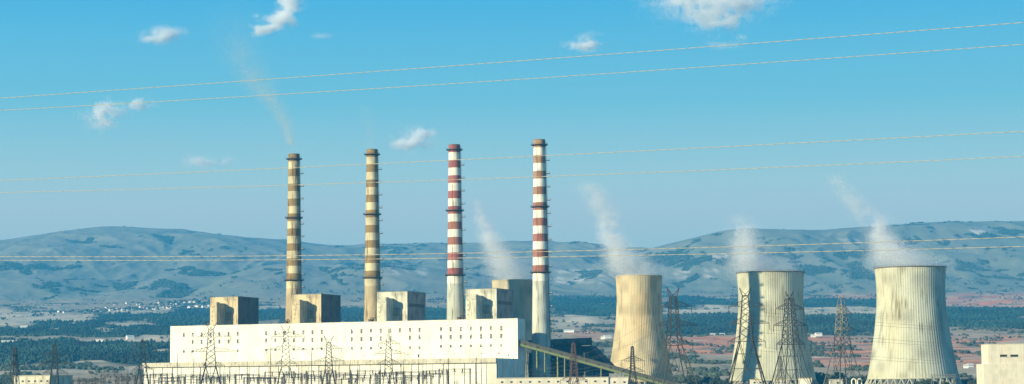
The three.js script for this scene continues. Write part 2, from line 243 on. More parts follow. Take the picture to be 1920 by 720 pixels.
{ // lower turbine hall in front
  const W = 313, H = 25.9, D = 42, g = plantBase('turbine_hall', 'low cream turbine hall standing in front of the tall white hall', 'building', 1, -D);
  mesh('side_wall', boxUV(slab(W - .6, W, 0, H - .3, -D + .05, -.95), 40), M.white, g); mesh('side_wall', boxUV(slab(0, .6, 0, H - .3, -D + .05, -.95), 40), M.white, g);
  mesh('roof', slab(.61, W - .61, H - 1.2, H - .8, -D + .06, -.95), M.roof, g);
  const r = rng(5), n = 35, w = W / n;
  for (let i = 0; i < n; i++) { const z = (i % 3 ? 0 : -.25) + r() * .05; mesh('wall_panel', boxUV(slab(i * w + .3, (i + 1) * w - .3, 6.2, H - 3.62, z - .35, z), 30).translate(0, 0, 0), r() < .8 ? M.white : M.cream, g); }
  mesh('backing_wall', boxUV(slab(.02, W - .02, 0, H - 3.6, -.9, -.7), 30), M.slate, g);
  for (let i = 0; i < n; i++) if (i % 2 === 0) mesh('parapet_panel', boxUV(slab(i * w + .03, Math.min(W, (i + 2) * w) - .03, H - 3.6, H, -.6, 1.9), 30), M.parapet, g);
  for (let i = 0; i < n; i++) { const d = [16, 17, 18, 3, 25, 30].includes(i); mesh(d ? 'roller_door' : 'plinth_panel', boxUV(slab(i * w + .1, (i + 1) * w - .1, 0, 6.1, -.55, d ? -.5 : -.1), 30), d ? M.slate : M.parapet, g); }
  for (let i = 1; i < n; i += 2) mesh('pilaster', slab(i * w - .22, i * w + .22, 6.2, H - 3.65, .02, .4), M.cream, g);
}
const U = { tan: M.tan, pale: M.pale };
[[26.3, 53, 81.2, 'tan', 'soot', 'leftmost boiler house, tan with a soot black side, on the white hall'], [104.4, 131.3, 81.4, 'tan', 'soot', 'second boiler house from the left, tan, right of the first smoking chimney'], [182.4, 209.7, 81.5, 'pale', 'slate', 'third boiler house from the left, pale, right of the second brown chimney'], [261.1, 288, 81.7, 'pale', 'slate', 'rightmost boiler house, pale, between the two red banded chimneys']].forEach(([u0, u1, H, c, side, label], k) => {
  const w = u1 - u0, D = 35, g = plantBase('boiler_house', label, 'building', u0, 20), m = U[c], r = rng(60 + k);
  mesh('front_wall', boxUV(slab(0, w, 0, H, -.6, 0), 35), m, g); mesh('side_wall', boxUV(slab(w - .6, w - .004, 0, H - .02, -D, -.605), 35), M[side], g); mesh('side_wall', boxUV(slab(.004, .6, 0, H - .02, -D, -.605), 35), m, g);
  mesh('rear_wall', boxUV(slab(.61, w - .61, 0, H - .03, -D, -D + .5), 35), m, g); mesh('roof', slab(.61, w - .61, H - .9, H - .5, -D + .51, -.61), M.roof, g);
  mesh('roof_edge', [slab(-.2, w + .2, H + .003, H + .35, -.5, .2), slab(w - .5, w + .2, H + .003, H + .35, -D - .2, -.51), slab(-.2, .5, H + .003, H + .35, -D - .2, -.51)], M.slate, g);
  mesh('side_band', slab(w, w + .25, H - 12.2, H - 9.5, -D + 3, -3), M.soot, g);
  const sx = k < 2 ? 10.9 : 11.4, sw = 3.6, sd = 13.5, sh = H - 5.4;                            // lift shaft that stands out of the front
  const s = mesh('lift_shaft', boxUV(slab(sx, sx + sw, 50, sh, .003, sd), 35), m, g);
  mesh('shaft_head', boxUV(slab(sx - .7, sx + sw + .3, sh - 3.4, sh + .6, sd - 4, sd + .6), 20), m, s);
  for (let i = 0; i < 2; i++) mesh('wall_platform', [slab(sx + sw + 1, sx + sw + 7.5, H - 14 - i * 5, H - 13.8 - i * 5, .01, 1.6), ...[0, 1, 2, 3, 4].map(q => slab(sx + sw + 1 + q * 1.6, sx + sw + 1.1 + q * 1.6, H - 13.8 - i * 5, H - 12.7 - i * 5, 1.5, 1.6)), slab(sx + sw + 1, sx + sw + 7.5, H - 12.7 - i * 5, H - 12.6 - i * 5, 1.5, 1.6)], M.steelPale, g);
  mesh('drain_pipe', [slab(w - 5.1, w - 4.75, 50, H - 1, .01, .3)], m, g);
  for (let i = 0; i < 5; i++) mesh('wall_opening', slab(1.6, 2.6, 61 + i * 3.8, 62.1 + i * 3.8, .004, .12), M.glassMid, g);
  for (const q of [.8, 2.4, w - 2.6, w - 1.2]) { const t = mesh('gooseneck_vent', [new THREE.TorusGeometry(1, .28, 6, 10, Math.PI).translate(0, 3.4, 0), new THREE.CylinderGeometry(.28, .28, 3.4, 6).translate(1, 1.7, 0), new THREE.CylinderGeometry(.28, .28, 2.2, 6).translate(-1, 2.3, 0)], M.dark, g); t.position.set(q, 56.2, 8 + r() * 4); t.rotation.y = .4; }
  for (let i = 0; i < 4; i++) { const t = mesh('roof_vent', new THREE.CylinderGeometry(.25, .3, .9 + r(), 7).translate(0, .5, 0), M.steel, g); t.position.set(2 + r() * (w - 4), H - .4, -2 - r() * 20); }
});
{ // small plant on the hall roof
  const spots = [[318 + 8, 611, 'thin roof mast near the left end of the white hall', 3.4], [355, 610, 'short roof mast between the hall corner and the first boiler house', 2.6], [508, 607, 'short bent roof pipe left of the first chimney', 2.4], [770, 600, 'short roof mast right of the third boiler house', 2]];
  for (const [px, py, label, h] of spots) { const [u] = onFacade(px, py, 5), g = plantBase('roof_mast', label, 'mast', u, 5); g.position.y = 55.5; mesh('pole', new THREE.CylinderGeometry(.1, .16, h + 1.2, 6).translate(0, (h + 1.2) / 2, 0), M.steel, g); mesh('head', box(.7, .3, .3, .2, h + 1.2, 0), M.steel, g); }
  for (const [px, label] of [[694.5, 'squat brown roof tank at the foot of the second chimney'], [861, 'squat dark roof tank at the foot of the third chimney'], [537, 'low brown roof tank left of the first chimney']]) { const [u] = onFacade(px, 600, 9), g = plantBase('roof_tank', label, 'tank', u, 9); g.position.y = 55.3; mesh('drum', new THREE.CylinderGeometry(1.9, 1.9, 3, 14).translate(0, 2.2, 0), M.rust, g); mesh('lid', new THREE.CylinderGeometry(2.05, 2.05, .25, 14).translate(0, 3.83, 0), M.steel, g); }
}
// ---------------------------------------------------------------- chimneys
const chimneyGrime = grime(71, 512, 512, .5, .16, .12), chimneyClean = grime(91, 512, 512, .3, .1, .08);
const CH = [
  { px: 551, py: 606, label: 'leftmost chimney, brown and cream bands, trailing thin smoke', a: [.3, .2, .07], b: [.68, .58, .35], c: [.52, .42, .25], t: chimneyGrime },
  { px: 698.5, py: 603, label: 'second chimney from the left, brown and cream bands', a: [.3, .2, .07], b: [.67, .58, .36], c: [.52, .42, .25], t: chimneyGrime },
  { px: 854, py: 600, label: 'third chimney from the left, deep red and white bands', a: [.34, .105, .085], b: [.82, .8, .68], c: [.52, .54, .46], t: chimneyClean },
  { px: 1015, py: 637, label: 'rightmost chimney, faded red and white bands, brownish at the top', a: [.34, .13, .085], b: [.84, .82, .72], c: [.55, .57, .49], t: chimneyClean, faded: true },
];
const CHH = 202.1, CHB = 50;
CH.forEach((c, k) => {
  const [u] = onFacade(c.px, c.py, CHB), g = plantBase('chimney', c.label, 'chimney', u, CHB); g.rotation.y = 0;
  const R = y => lerp(8.4, 4.65, clamp(y / CHH) ** .86), bh = 6.33, low = CHH - 18 * bh, T = 30;
  const mats = { b: mat(...c.b, { map: c.t }), c: mat(...c.c, { map: c.t }) };
  const band = (name, y0, y1, m, parent = g) => { const geo = new THREE.CylinderGeometry(R(y1), R(y0), y1 - y0, 56, 1, true).translate(0, (y0 + y1) / 2, 0), uv = geo.attributes.uv, p = geo.attributes.position; for (let i = 0; i < uv.count; i++) uv.setXY(i, uv.getX(i) * 40 / T * .75 + k * .31, p.getY(i) / T / 1.7); return mesh(name, geo, m, parent); };
  const shaft = band('concrete_shaft', 0, low, mats.c);
  for (let i = 0; i < 18; i++) {
    const y1 = CHH - i * bh, y0 = y1 - bh; let m = mats.b;
    if (i % 2 === 0) { const f = c.faded ? clamp(1 - i / 11) : k === 2 && i >= 10 && i < 14 ? .35 : 0, v = .94 + .12 * ((i * 7 + k * 3) % 5) / 4; m = mat(lerp(c.a[0], .36, f) * v, lerp(c.a[1], .22, f) * v, lerp(c.a[2], .11, f) * v, { map: c.t }); }
    band('painted_band', y0, y1, m);
  }
  mesh('flue_lining', new THREE.CylinderGeometry(R(CHH) - .5, R(CHH) - .5, 12, 40, 1, true).translate(0, CHH - 6, 0), new THREE.MeshStandardMaterial({ color: lin(.05, .045, .04), roughness: 1, side: THREE.DoubleSide }), g);
  mesh('rim', new THREE.LatheGeometry([[R(CHH) - .5, 0], [R(CHH) + .12, 0], [R(CHH) + .12, .35], [R(CHH) - .5, .35], [R(CHH) - .5, 0]].map(p => new THREE.Vector2(...p)), 48).translate(0, CHH, 0), M.roof, g);
  for (const y of [CHH - 4.1, CHH - 54.2, CHH - 107]) { // gallery platforms
    const r0 = R(y), pl = mesh('gallery', new THREE.LatheGeometry([[r0, -.9], [r0 + 1.9, -.1], [r0 + 2.1, -.1], [r0 + 2.1, .3], [r0, .3], [r0, -.9]].map(p => new THREE.Vector2(...p)), 48).translate(0, y, 0), M.steel, g);
    const b = new Bars(); for (let i = 0; i < 22; i++) { const a = i / 22 * 6.283, q = (i + 1) / 22 * 6.283, rr = r0 + 2.02; b.bar([Math.cos(a) * rr, y + .1, Math.sin(a) * rr], [Math.cos(a) * rr, y + 1.25, Math.sin(a) * rr], .09); for (const h of [.65, 1.2]) b.bar([Math.cos(a) * rr, y + h, Math.sin(a) * rr], [Math.cos(q) * rr, y + h, Math.sin(q) * rr], .08); }
    mesh('railing', b.geo(), M.steel, pl, 'stuff');
  }
  const la = -.42, lx = Math.cos(la), lz = -Math.sin(la), lad = new Bars();                    // caged ladder up the right-hand side
  const P = (y, o, q = 0) => [lx * (R(y) + o) - lz * q, y, lz * (R(y) + o) + lx * q];
  for (let y = 8; y < CHH - 2; y += 8) for (const q of [-.4, .4]) { lad.bar(P(y, .4, q), P(Math.min(CHH - 1, y + 8), .4, q), .14); lad.bar(P(y, 1.15, q), P(Math.min(CHH - 1, y + 8), 1.15, q), .1); }
  for (let y = 9; y < CHH - 2; y += 2) { lad.bar(P(y, .4, -.4), P(y, 1.15, -.45), .09); lad.bar(P(y, .4, .4), P(y, 1.15, .45), .09); lad.bar(P(y, 1.15, -.45), P(y, 1.15, .45), .09); }
  mesh('ladder', lad.geo(), M.steel, g);
  for (let y = 14; y < CHH - 8; y += 10.7) { const o = P(y, 1.2), p = mesh('rest_platform', [box(3.4, .4, 2, lx * .9, 0, lz * .9), box(.14, 1.2, 2, lx * .9 + 1.6, .7, lz * .9), box(3.4, .14, .14, lx * .9, 1.25, lz * .9 + .9)], M.steel, g); p.position.set(...o); mesh('lamp_housing', box(.9, .8, .6, .9, .65, 1.5), M.frame, p); }
});

// ---------------------------------------------------------------- cooling towers
function towerTexture(seed, tint, stain) {
  const w = 1024, h = 512, a = tileNoise(seed, 420, 11), b = tileNoise(seed + 1, 18, 9), c = tileNoise(seed + 2, 400, 300), d = tileNoise(seed + 3, 170, 9), e = tileNoise(seed + 4, 26, 9), o = tileNoise(seed + 5, 9, 4);
  return texture(w, h, (i, j) => { const u = i / w, v = j / h; const mid = Math.exp(-(((v - .58) / .22) ** 2)); const st = clamp((a(u, v) * .5 + d(u, v) * .5 - .52) * 5) * clamp(e(u, v) * 2.2 - .7) * (.35 + .9 * mid * stain); const lift = (j % 11 === 0) ? .05 : 0, jt = (i % 11 === 0) ? .07 : 0; const q = .97 - .3 * st - .1 * clamp(e(u, v * .7 + .3) * 3 - 2.1) - .13 * clamp(b(u, v) * 2 - .8) - .08 * c(u, v) - lift - jt; const og = clamp(o(u, v) * 2 - 1) * tint; return [q, q * (1 - .04 * st - .09 * og), q * (1 - .14 * st - .25 * og)]; });
}
function coolingTower(label, X, Z, H, rTop, rThroat, tThroat, rBase, yShell, color, tex, rimOut) {
  const g = base('cooling_tower', label, 'cooling tower', X, 0, -Z);
  const rr = y => { const y0 = H * tThroat; if (y > y0) return lerp(rThroat, rTop, ((y - y0) / (H - y0)) ** 1.6); const q = (y0 - y) / y0; return Math.sqrt(rThroat ** 2 + (rBase ** 2 - rThroat ** 2) * q ** 1.75); };
  const NS = 360, NR = 44, P = [], UV = [], I = [];
  for (let j = 0; j <= NR; j++) for (let i = 0; i <= NS; i++) { const y = lerp(yShell, H, j / NR), a = i / NS * 2 * Math.PI, r = rr(y) + (i % 4 === 0 ? .3 : 0); P.push(Math.sin(a) * r, y, Math.cos(a) * r); UV.push(i / NS, j / NR); if (i && j) { const k = j * (NS + 1) + i; I.push(k - NS - 2, k - NS - 1, k, k - NS - 2, k, k - 1); } }
  const geo = new THREE.BufferGeometry(); geo.setAttribute('position', new THREE.Float32BufferAttribute(P, 3)); geo.setAttribute('uv', new THREE.Float32BufferAttribute(UV, 2)); geo.setIndex(I); geo.computeVertexNormals();
  const m = mat(...color, { map: tex, side: THREE.DoubleSide });
  mesh('shell', geo, m, g);
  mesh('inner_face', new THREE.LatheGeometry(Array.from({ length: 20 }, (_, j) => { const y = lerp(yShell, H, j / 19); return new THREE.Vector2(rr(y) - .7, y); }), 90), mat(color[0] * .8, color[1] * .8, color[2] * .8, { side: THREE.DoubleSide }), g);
  mesh('rim', new THREE.LatheGeometry([[rTop - .75, -.6], [rTop + rimOut, -.6], [rTop + rimOut, .25], [rTop - .75, .25], [rTop - .75, -.6]].map(p => new THREE.Vector2(...p)), 120).translate(0, H, 0), rimOut > .5 ? M.roof : m, g);
  if (rimOut > .5) { const b = new Bars(); for (let i = 0; i < 90; i++) { const a = i / 90 * 6.283, q = (i + 1) / 90 * 6.283, r = rTop + rimOut - .1; b.bar([Math.cos(a) * r, H + .2, Math.sin(a) * r], [Math.cos(a) * r, H + 1.35, Math.sin(a) * r], .08); b.bar([Math.cos(a) * r, H + 1.3, Math.sin(a) * r], [Math.cos(q) * r, H + 1.3, Math.sin(q) * r], .08); } mesh('rim_railing', b.geo(), M.steel, g, 'stuff'); }
  mesh('base_ring', new THREE.LatheGeometry([[rr(yShell) - .9, 0], [rr(yShell) + .35, 0], [rr(yShell) + .35, 1.1], [rr(yShell) - .9, 1.1], [rr(yShell) - .9, 0]].map(p => new THREE.Vector2(...p)), 120).translate(0, yShell - .6, 0), m, g);
  const n = 36, rb = rBase + 2.2, rs = rr(yShell) - .2;
  for (let i = 0; i < n; i++) for (const s of [-1, 1]) { const a = i / n * 6.283, q = a + s * 6.283 / n / 2; const o = mesh('strut', new Bars().bar([Math.sin(a) * rb, 0, Math.cos(a) * rb], [Math.sin(q) * rs, yShell, Math.cos(q) * rs], .9).geo(), m, g); }
  mesh('basin', new THREE.CylinderGeometry(rb + 2, rb + 2, 1.2, 60).translate(0, .6, 0), M.parapet, g);
  return g;
}
{
  const brown = towerTexture(101, .45, .4), brownDark = towerTexture(131, .45, .4), pale = towerTexture(161, .25, .8), streaky = towerTexture(191, .3, .7);
  coolingTower('narrow tan cooling tower half hidden behind the rightmost chimney', 2, 1894, 101.8, 21.1, 20.1, .8, 30.5, 8, [.6, .54, .37], brownDark, .15);
  coolingTower('narrow yellowish tan cooling tower right of the conveyor', 112.9, 1837, 101.9, 20.6, 19.8, .8, 31.1, 8, [.66, .55, .34], brown, .15);
  coolingTower('wide pale cooling tower crossed by a chimney shadow, behind two pylons', 227.2, 1810, 102.5, 29.4, 28.1, .8, 39.4, 8, [.6, .6, .45], pale, .9);
  coolingTower('rightmost wide cooling tower, stained with vertical streaks', 340, 1755, 102.6, 29.9, 28.6, .8, 40, 8.2, [.59, .6, .47], streaky, .9);
}

// ---------------------------------------------------------------- conveyor, ducts and sheds right of the hall
{
  const a = at(972, 640, 1603), b = at(1268, 722, 1630), L = a.distanceTo(b), g = base('conveyor_gallery', 'inclined conveyor gallery with yellow green side running down from the white hall', 'conveyor', a.x, a.y, a.z, 0);
  g.quaternion.setFromUnitVectors(new THREE.Vector3(1, 0, 0), b.clone().sub(a).normalize());
  const n = 26, w = L / n;
  for (let i = 0; i < n; i++) { mesh('side_panel', slab(i * w + .05, (i + 1) * w - .05, -3.2, -1.45, 1.6, 1.8), M.green, g); mesh('roof_panel', boxUV(slab(i * w + .03, (i + 1) * w - .03, 1.32, 1.6, -1.9, 2.1), 12), M.greyRoof, g); mesh('side_panel', boxUV(slab(i * w + .05, (i + 1) * w - .05, -1.4, 1.3, 1.5, 1.65), 12), M.greyRoof, g); if (i % 2) mesh('bracket', slab(i * w - .3, i * w + .3, -1.2, -.2, 1.82, 2.1), M.dark, g); }
  mesh('floor', slab(0, L, -3.45, -3.22, -1.8, 1.8), M.steel, g); mesh('far_side', slab(0, L, -3.2, 1.3, -1.75, -1.6), M.greyRoof, g);
  for (const [t, label] of [[.115, 'trestle nearest the hall under the conveyor'], [.165, 'second trestle from the hall under the conveyor'], [.245, 'third trestle from the hall under the conveyor'], [.29, 'fourth trestle from the hall under the conveyor'], [.52, 'trestle under the middle of the conveyor'], [.68, 'trestle under the low end of the conveyor']]) {
    const q = a.clone().lerp(b, t), top = q.y - 3.5, tr = base('conveyor_trestle', label, 'trestle', q.x, 0, q.z, FT);
    for (const s of [-1, 1]) mesh('leg', new Bars().bar([s * .6, 0, s * 2.6], [s * .5, top, s * 1.5], .55).geo(), M.green, tr);
    const br = new Bars(); for (let y = 0; y < top - 3; y += 4) br.bar([-.6, y, -2.3], [.6, y + 4, 2.2], .22).bar([.6, y, 2.3], [-.6, y + 4, -2.2], .22); mesh('bracing', br.geo(), M.steelPale, tr, 'stuff');
  }
}
{
  const a = at(992, 645, 1680), b = at(1108, 640, 1690), g = base('flue_duct', 'big dark horizontal duct at the foot of the rightmost chimney', 'duct', a.x, a.y, a.z);
  g.quaternion.setFromUnitVectors(new THREE.Vector3(1, 0, 0), b.clone().sub(a).normalize()); const L = a.distanceTo(b);
  for (let i = 0; i < 5; i++) mesh('duct_section', new THREE.CylinderGeometry(3.1, 3.1, L / 5 - .15, 24).rotateZ(Math.PI / 2).translate((i + .5) * L / 5, 0, 0), M.duct, g);
  for (let i = 0; i <= 5; i++) mesh('flange', new THREE.CylinderGeometry(3.35, 3.35, .4, 24).rotateZ(Math.PI / 2).translate(i * L / 5, 0, 0), M.steel, g);
  for (let i = 0; i < 4; i++) mesh('saddle_leg', slab(6 + i * L / 4.4, 7.2 + i * L / 4.4, -42, -3.2, -1, 1), M.steel, g);
}
{ // coal bunker with sloping roof, and the lower stores in front of it
  const c = at(1095, 690, 1700), g = base('coal_bunker', 'dark coal bunker with a steep sloping roof beside the duct', 'building', c.x, 0, c.z, FT);
  const sh = new THREE.Shape([[-30, 0], [24, 0], [24, 21], [8, 37], [-30, 37]].map(p => new THREE.Vector2(...p)));
  mesh('body', new THREE.ExtrudeGeometry(sh, { depth: 16, bevelEnabled: false }).translate(0, 0, -8), M.coal, g);
  for (let i = 0; i < 6; i++) mesh('cladding_panel', slab(-20 + i * 6.5, -15 + i * 6.5, 9, 15.5, 8.01, 8.2), M.slate, g);
  mesh('roof_house', slab(-20, -4, 37.05, 40.5, -6, 5), M.coal, g);
  for (const [x, y, w] of [[-9, 26.5, 4.5], [-3, 23.8, 3.4], [-15, 22, 3]]) mesh('sunlit_patch', new THREE.CylinderGeometry(w * .62, w * .35, 3.2, 12).translate(x, y, 9.8), M.cream, g);  // cream drums stand for a sunlit patch, its brightness put into their colour
  for (let i = 0; i < 5; i++) mesh('stair_frame', new Bars().bar([-20 + i * 8, 18, 8.6], [-16 + i * 8, 31, 8.6], .3).bar([-16 + i * 8, 18, 8.6], [-20 + i * 8, 31, 8.6], .3).bar([-20 + i * 8, 31, 8.6], [-12 + i * 8, 31, 8.6], .3).geo(), M.rust, g);
}
{
  const c = at(1030, 700, 1655), g = base('crusher_shed', 'dark open framed shed behind the conveyor trestles', 'shed', c.x, 0, c.z, FT);
  mesh('body', boxUV(slab(-16, 32, 0, 31, -6, 4), 20), M.coal, g); mesh('roof_hump', new THREE.CylinderGeometry(4.6, 4.6, 30, 18, 1, false, 0, Math.PI).rotateZ(Math.PI / 2).rotateX(0).translate(4, 31, -1), M.coal, g);
  for (let i = 0; i < 9; i++) mesh('post', slab(-16 + i * 6, -15.6 + i * 6, 0, 28 - (i % 3) * 4, 4.3, 4.7), M.steelPale, g);
  for (const y of [7, 12, 17.3, 20]) mesh('rail', slab(-16, 32.4, y, y + .3, 4.75, 5), M.steelPale, g);
}
{ // low cream stores along the bottom edge
  const mk = (label, px0, px1, py, Z, d, turn, nwin, wy, m = M.cream) => { const a = at(px0, py, Z), b = at(px1, py, Z), W = (b.x - a.x) / Math.cos(turn), g = base('store_building', label, 'building', a.x, 0, a.z, turn); const H = a.y;
    mesh('wall', boxUV(slab(0, W, 0, H, -d, 0), 25), m, g); mesh('roof', slab(-.3, W + .3, H + .003, H + .4, -d - .3, .35), M.parapet, g);
    for (let i = 0; i < nwin; i++) { const w = mesh('window', box(1.7, 1.3, .1), M.frame, g); w.position.set((i + .6) * W / nwin, H - wy, .06); mesh('pane', box(1.45, 1.05, .04, 0, 0, .06), M.glass, w); } return [g, W, H]; };
  mk('long low cream store with small windows below the conveyor', 931, 1140, 709.5, 1430, 14, FT * .2, 12, 2.6);
  const [g1, W1, H1] = mk('small cream block at the right end of the low store', 1141, 1178, 708, 1425, 12, FT * .2, 2, 3.2); mesh('penthouse', slab(.4, W1 * .8, H1 + .41, H1 + 2.8, -9, -2), M.slate, g1);
  const [g2, W2, H2] = mk('low pale building in the bottom left corner with a grey side wall', 24.4, 100, 705.5, 1300, 26, -.35, 6, 3.2, M.pale);
  mk('pale box building with yellow parapet at the foot of the wide tower, left of three', 1408, 1430, 712, 1560, 8, 0, 2, 2.2);
  mk('pale box building with yellow parapet at the foot of the wide tower, middle of three', 1453, 1476, 711.5, 1560, 8, 0, 2, 2.2);
  mk('white box building with yellow parapet at the foot of the wide tower, right of three', 1500, 1522, 709.5, 1560, 8, 0, 0, 2.2, M.white);
  mk('low pale store at the foot of the narrow pylon', 1557, 1580, 712, 1500, 8, 0, 1, 2.2, M.pale);
  for (const o of scene.children) if (/yellow parapet/.test(o.userData.label ?? '')) o.children.find(q => q.name === 'roof').material = M.yellow;
}
{ // pale block at the right edge
  const a = at(1844, 682.5, 900), t = at(1852, 645.5, 900), k = 900 / F, g = base('switch_house', 'pale concrete block with two slit windows at the right edge', 'building', a.x, 0, a.z, 0);
  const H1 = a.y, H2 = t.y, W = 30;
  for (let i = 0; i < 4; i++) mesh('lower_panel', boxUV(slab(i * 7.2 + .02, i * 7.2 + 7.18, 0, H1, -14, .35), 14), M.cream, g);
  const x0 = t.x - a.x; const cols = [x0, x0 + 5.2, x0 + 14.4, x0 + 23];
  for (let i = 0; i < 3; i++) mesh('upper_panel', boxUV(slab(cols[i] + .03, cols[i + 1] - .03, H1 + .01, H2, -13, 0), 14), M.cream, g);
  for (const [p, q] of [[1875, 1888], [1894.5, 1909]]) { const u = at(p, 668.5, 900).x - a.x, v = at(q, 668.5, 900).x - a.x, y = at(p, 667, 900).y; const f = mesh('window', [slab(u - .12, v + .12, y + .45, y + .6, 0, .12), slab(u - .12, v + .12, y - .6, y - .45, 0, .12)], M.frame, g); mesh('pane', slab(u, v, y - .45, y + .45, .002, .05), M.glass, f); }
  mesh('roof_edge', slab(x0 - .15, x0 + 23.2, H2 + .004, H2 + .22, -13.1, .15), M.parapet, g);
}
// white pipe loops at the foot of the narrow pylon
for (const [px, label] of [[1601, 'left of two white pipe loops at the bottom edge'], [1612, 'right of two white pipe loops at the bottom edge']]) { const c = at(px, 714, 1450), g = base('pipe_loop', label, 'pipe', c.x, 0, c.z); mesh('bend', new THREE.TorusGeometry(1.5, .5, 8, 16, Math.PI).translate(0, c.y - .2, 0), M.white, g); for (const s of [-1.5, 1.5]) mesh('riser', new THREE.CylinderGeometry(.5, .5, c.y - .2, 10).translate(s, (c.y - .2) / 2, 0), M.white, g); }

// ---------------------------------------------------------------- pylons
const tips = {};
function pylon(key, label, px, tipY, Z, o) {
  const k = Z / F, top = at(px, tipY, Z), Y = py => at(px, py, Z).y, H = top.y, g = base('lattice_pylon', label, 'pylon', top.x, 0, top.z, o.turn ?? 0, o.group);
  const w0 = o.w0 * k / 2, w1 = o.w1 * k / 2, wb = o.wb * k / 2, ys = Math.max(3, Y(o.split)), yt = Y(o.neck ?? tipY + (o.horn ? 22 : 4));
  const W = y => y < ys ? lerp(wb, w1, y / ys) : lerp(w1, w0, clamp((y - ys) / (yt - ys))), m = o.m ?? M.steel, th = o.th ?? .32;
  const C = (y, i) => { const w = W(y); return [(i & 1 ? 1 : -1) * w, y, (i & 2 ? 1 : -1) * w]; };
  for (let i = 0; i < 4; i++) mesh('leg', new Bars().bar(C(0, i), C(ys, i), th * 1.35, th * 1.15).bar(C(ys, i), C(yt, i), th * 1.1, th * .8).geo(), m, g);
  const br = new Bars(), faces = [[0, 1], [1, 3], [3, 2], [2, 0]];
  let y = ys; while (y < yt - .5) { const st = Math.max(1.5, W(y) * 1.3), y2 = Math.min(yt, y + st); for (const [a, b] of faces) { br.bar(C(y, a), C(y2, b), th * .62).bar(C(y, b), C(y2, a), th * .62); } y = y2; }
  for (const [a, b] of faces) { br.bar(C(ys, a), C(ys, b), th * .7); br.bar(C(yt, a), C(yt, b), th * .7); const mid = q => { const A = C(q, a), B = C(q, b); return [(A[0] + B[0]) / 2, q, (A[2] + B[2]) / 2]; }; const h = ys * .45; br.bar(C(h, a), mid(h), th * .6).bar(C(h, b), mid(h), th * .6); br.bar(mid(h), C(ys, a), th * .7).bar(mid(h), C(ys, b), th * .7); br.bar(mid(h), C(0, a), th * .6).bar(mid(h), C(0, b), th * .6); const h2 = ys * .75; br.bar(C(h2, a), mid(h2), th * .5).bar(C(h2, b), mid(h2), th * .5); }
  mesh('bracing', br.geo(), m, g, 'stuff');
  if (o.horn) for (const s of [-1, 1]) mesh('earth_wire_horn', new Bars().bar([s * w0, yt, w0], [s * o.horn * k, H, 0], th * .7).bar([s * w0, yt, -w0], [s * o.horn * k, H, 0], th * .7).bar([-s * w0 * .2, yt, 0], [s * o.horn * k, H, 0], th * .6).bar([s * o.horn * k * .6, lerp(yt, H, .5), 0], [-s * o.horn * k * .1, lerp(yt, H, .15), 0], th * .5).geo(), m, g);
  else mesh('peak', new Bars().bar([0, yt - 1, 0], [0, H, 0], th * .6).bar([w0, yt, w0], [0, H - 1, 0], th * .5).bar([-w0, yt, -w0], [0, H - 1, 0], th * .5).bar([w0, yt, -w0], [0, H - 1, 0], th * .5).bar([-w0, yt, w0], [0, H - 1, 0], th * .5).geo(), m, g);
  tips[key] = [];
  for (const [py, l, r] of o.arms) for (const [s, len] of [[-1, l], [1, r]]) { if (!len) continue;
    const ya = Y(py), w = W(ya), e = s * len * k, rise = Math.min(3, len * k * .35 + .6), b = new Bars();
    b.bar([s * w, ya, w], [e, ya + .15, 0], th * .6).bar([s * w, ya, -w], [e, ya + .15, 0], th * .6).bar([s * w, ya + rise, w], [e, ya + .3, 0], th * .5).bar([s * w, ya + rise, -w], [e, ya + .3, 0], th * .5);
    for (let q = 1; q < 4; q++) { const t = q / 4, t2 = (q - 1) / 4; for (const z of [-1, 1]) { b.bar([lerp(s * w, e, t), ya, z * w * (1 - t)], [lerp(s * w, e, t2), lerp(ya + rise, ya + .3, t2), z * w * (1 - t2)], th * .4); } b.bar([lerp(s * w, e, t), ya, w * (1 - t)], [lerp(s * w, e, t2), ya, -w * (1 - t2)], th * .4); }
    const arm = mesh('crossarm', b.geo(), m, g), il = o.ins ?? 3.2, ins = new Bars(); ins.bar([e, ya + .1, 0], [e, ya - il, 0], .26); mesh('insulator_string', ins.geo(), M.insulator, arm);
    tips[key].push(new THREE.Vector3(e, ya - il, 0).applyAxisAngle(new THREE.Vector3(0, 1, 0), o.turn ?? 0).add(g.position));
  }
  return g;
}
pylon('big', 'large dark lattice pylon in front of the narrow tan cooling tower', 1262, 539, 1050, { horn: 12.5, w0: 11, w1: 24, wb: 74, split: 648, neck: 556, turn: .25, arms: [[575, 22, 36], [611, 34, 47], [646, 24, 37]] });
pylon('shade', 'lattice pylon against the shadow stripe of the wide cooling tower', 1397, 539, 1080, { horn: 11, w0: 11, w1: 25, wb: 72, split: 640, neck: 554, turn: -.2, arms: [[575, 32, 35], [607, 29, 44], [641, 34, 36]] });
pylon('lit', 'lattice pylon on the right half of the wide pale cooling tower', 1480, 546, 1090, { horn: 8, w0: 12, w1: 24, wb: 60, split: 646, neck: 560, turn: .35, arms: [[580, 30, 30], [611, 35, 36], [646, 29, 30]] });
pylon('edge', 'lattice pylon standing alone between the two wide cooling towers', 1577, 554, 1120, { horn: 6, w0: 11, w1: 22, wb: 56, split: 649, neck: 572, turn: .8, arms: [[587, 10, 30], [618, 8, 38], [648, 8, 30]], m: M.steelPale });
pylon('small', 'small lattice pylon at the foot of the narrow tan cooling tower', 1185.5, 646, 1350, { w0: 4, w1: 8, wb: 18, split: 694, turn: .2, arms: [[677, 22, 23], [697, 22, 24]] });
pylon('behind', 'short thin pylon between the two larger pylons before the wide tower', 1462.5, 665, 1400, { w0: 4, w1: 9, wb: 20, split: 700, turn: .3, arms: [], m: M.steelPale });
pylon('rusty', 'rusty lattice mast behind the conveyor trestles', 1075, 640, 1360, { w0: 5, w1: 12, wb: 20, split: 700, turn: .2, arms: [[671, 8, 8], [713, 26, 26]], m: M.rust });
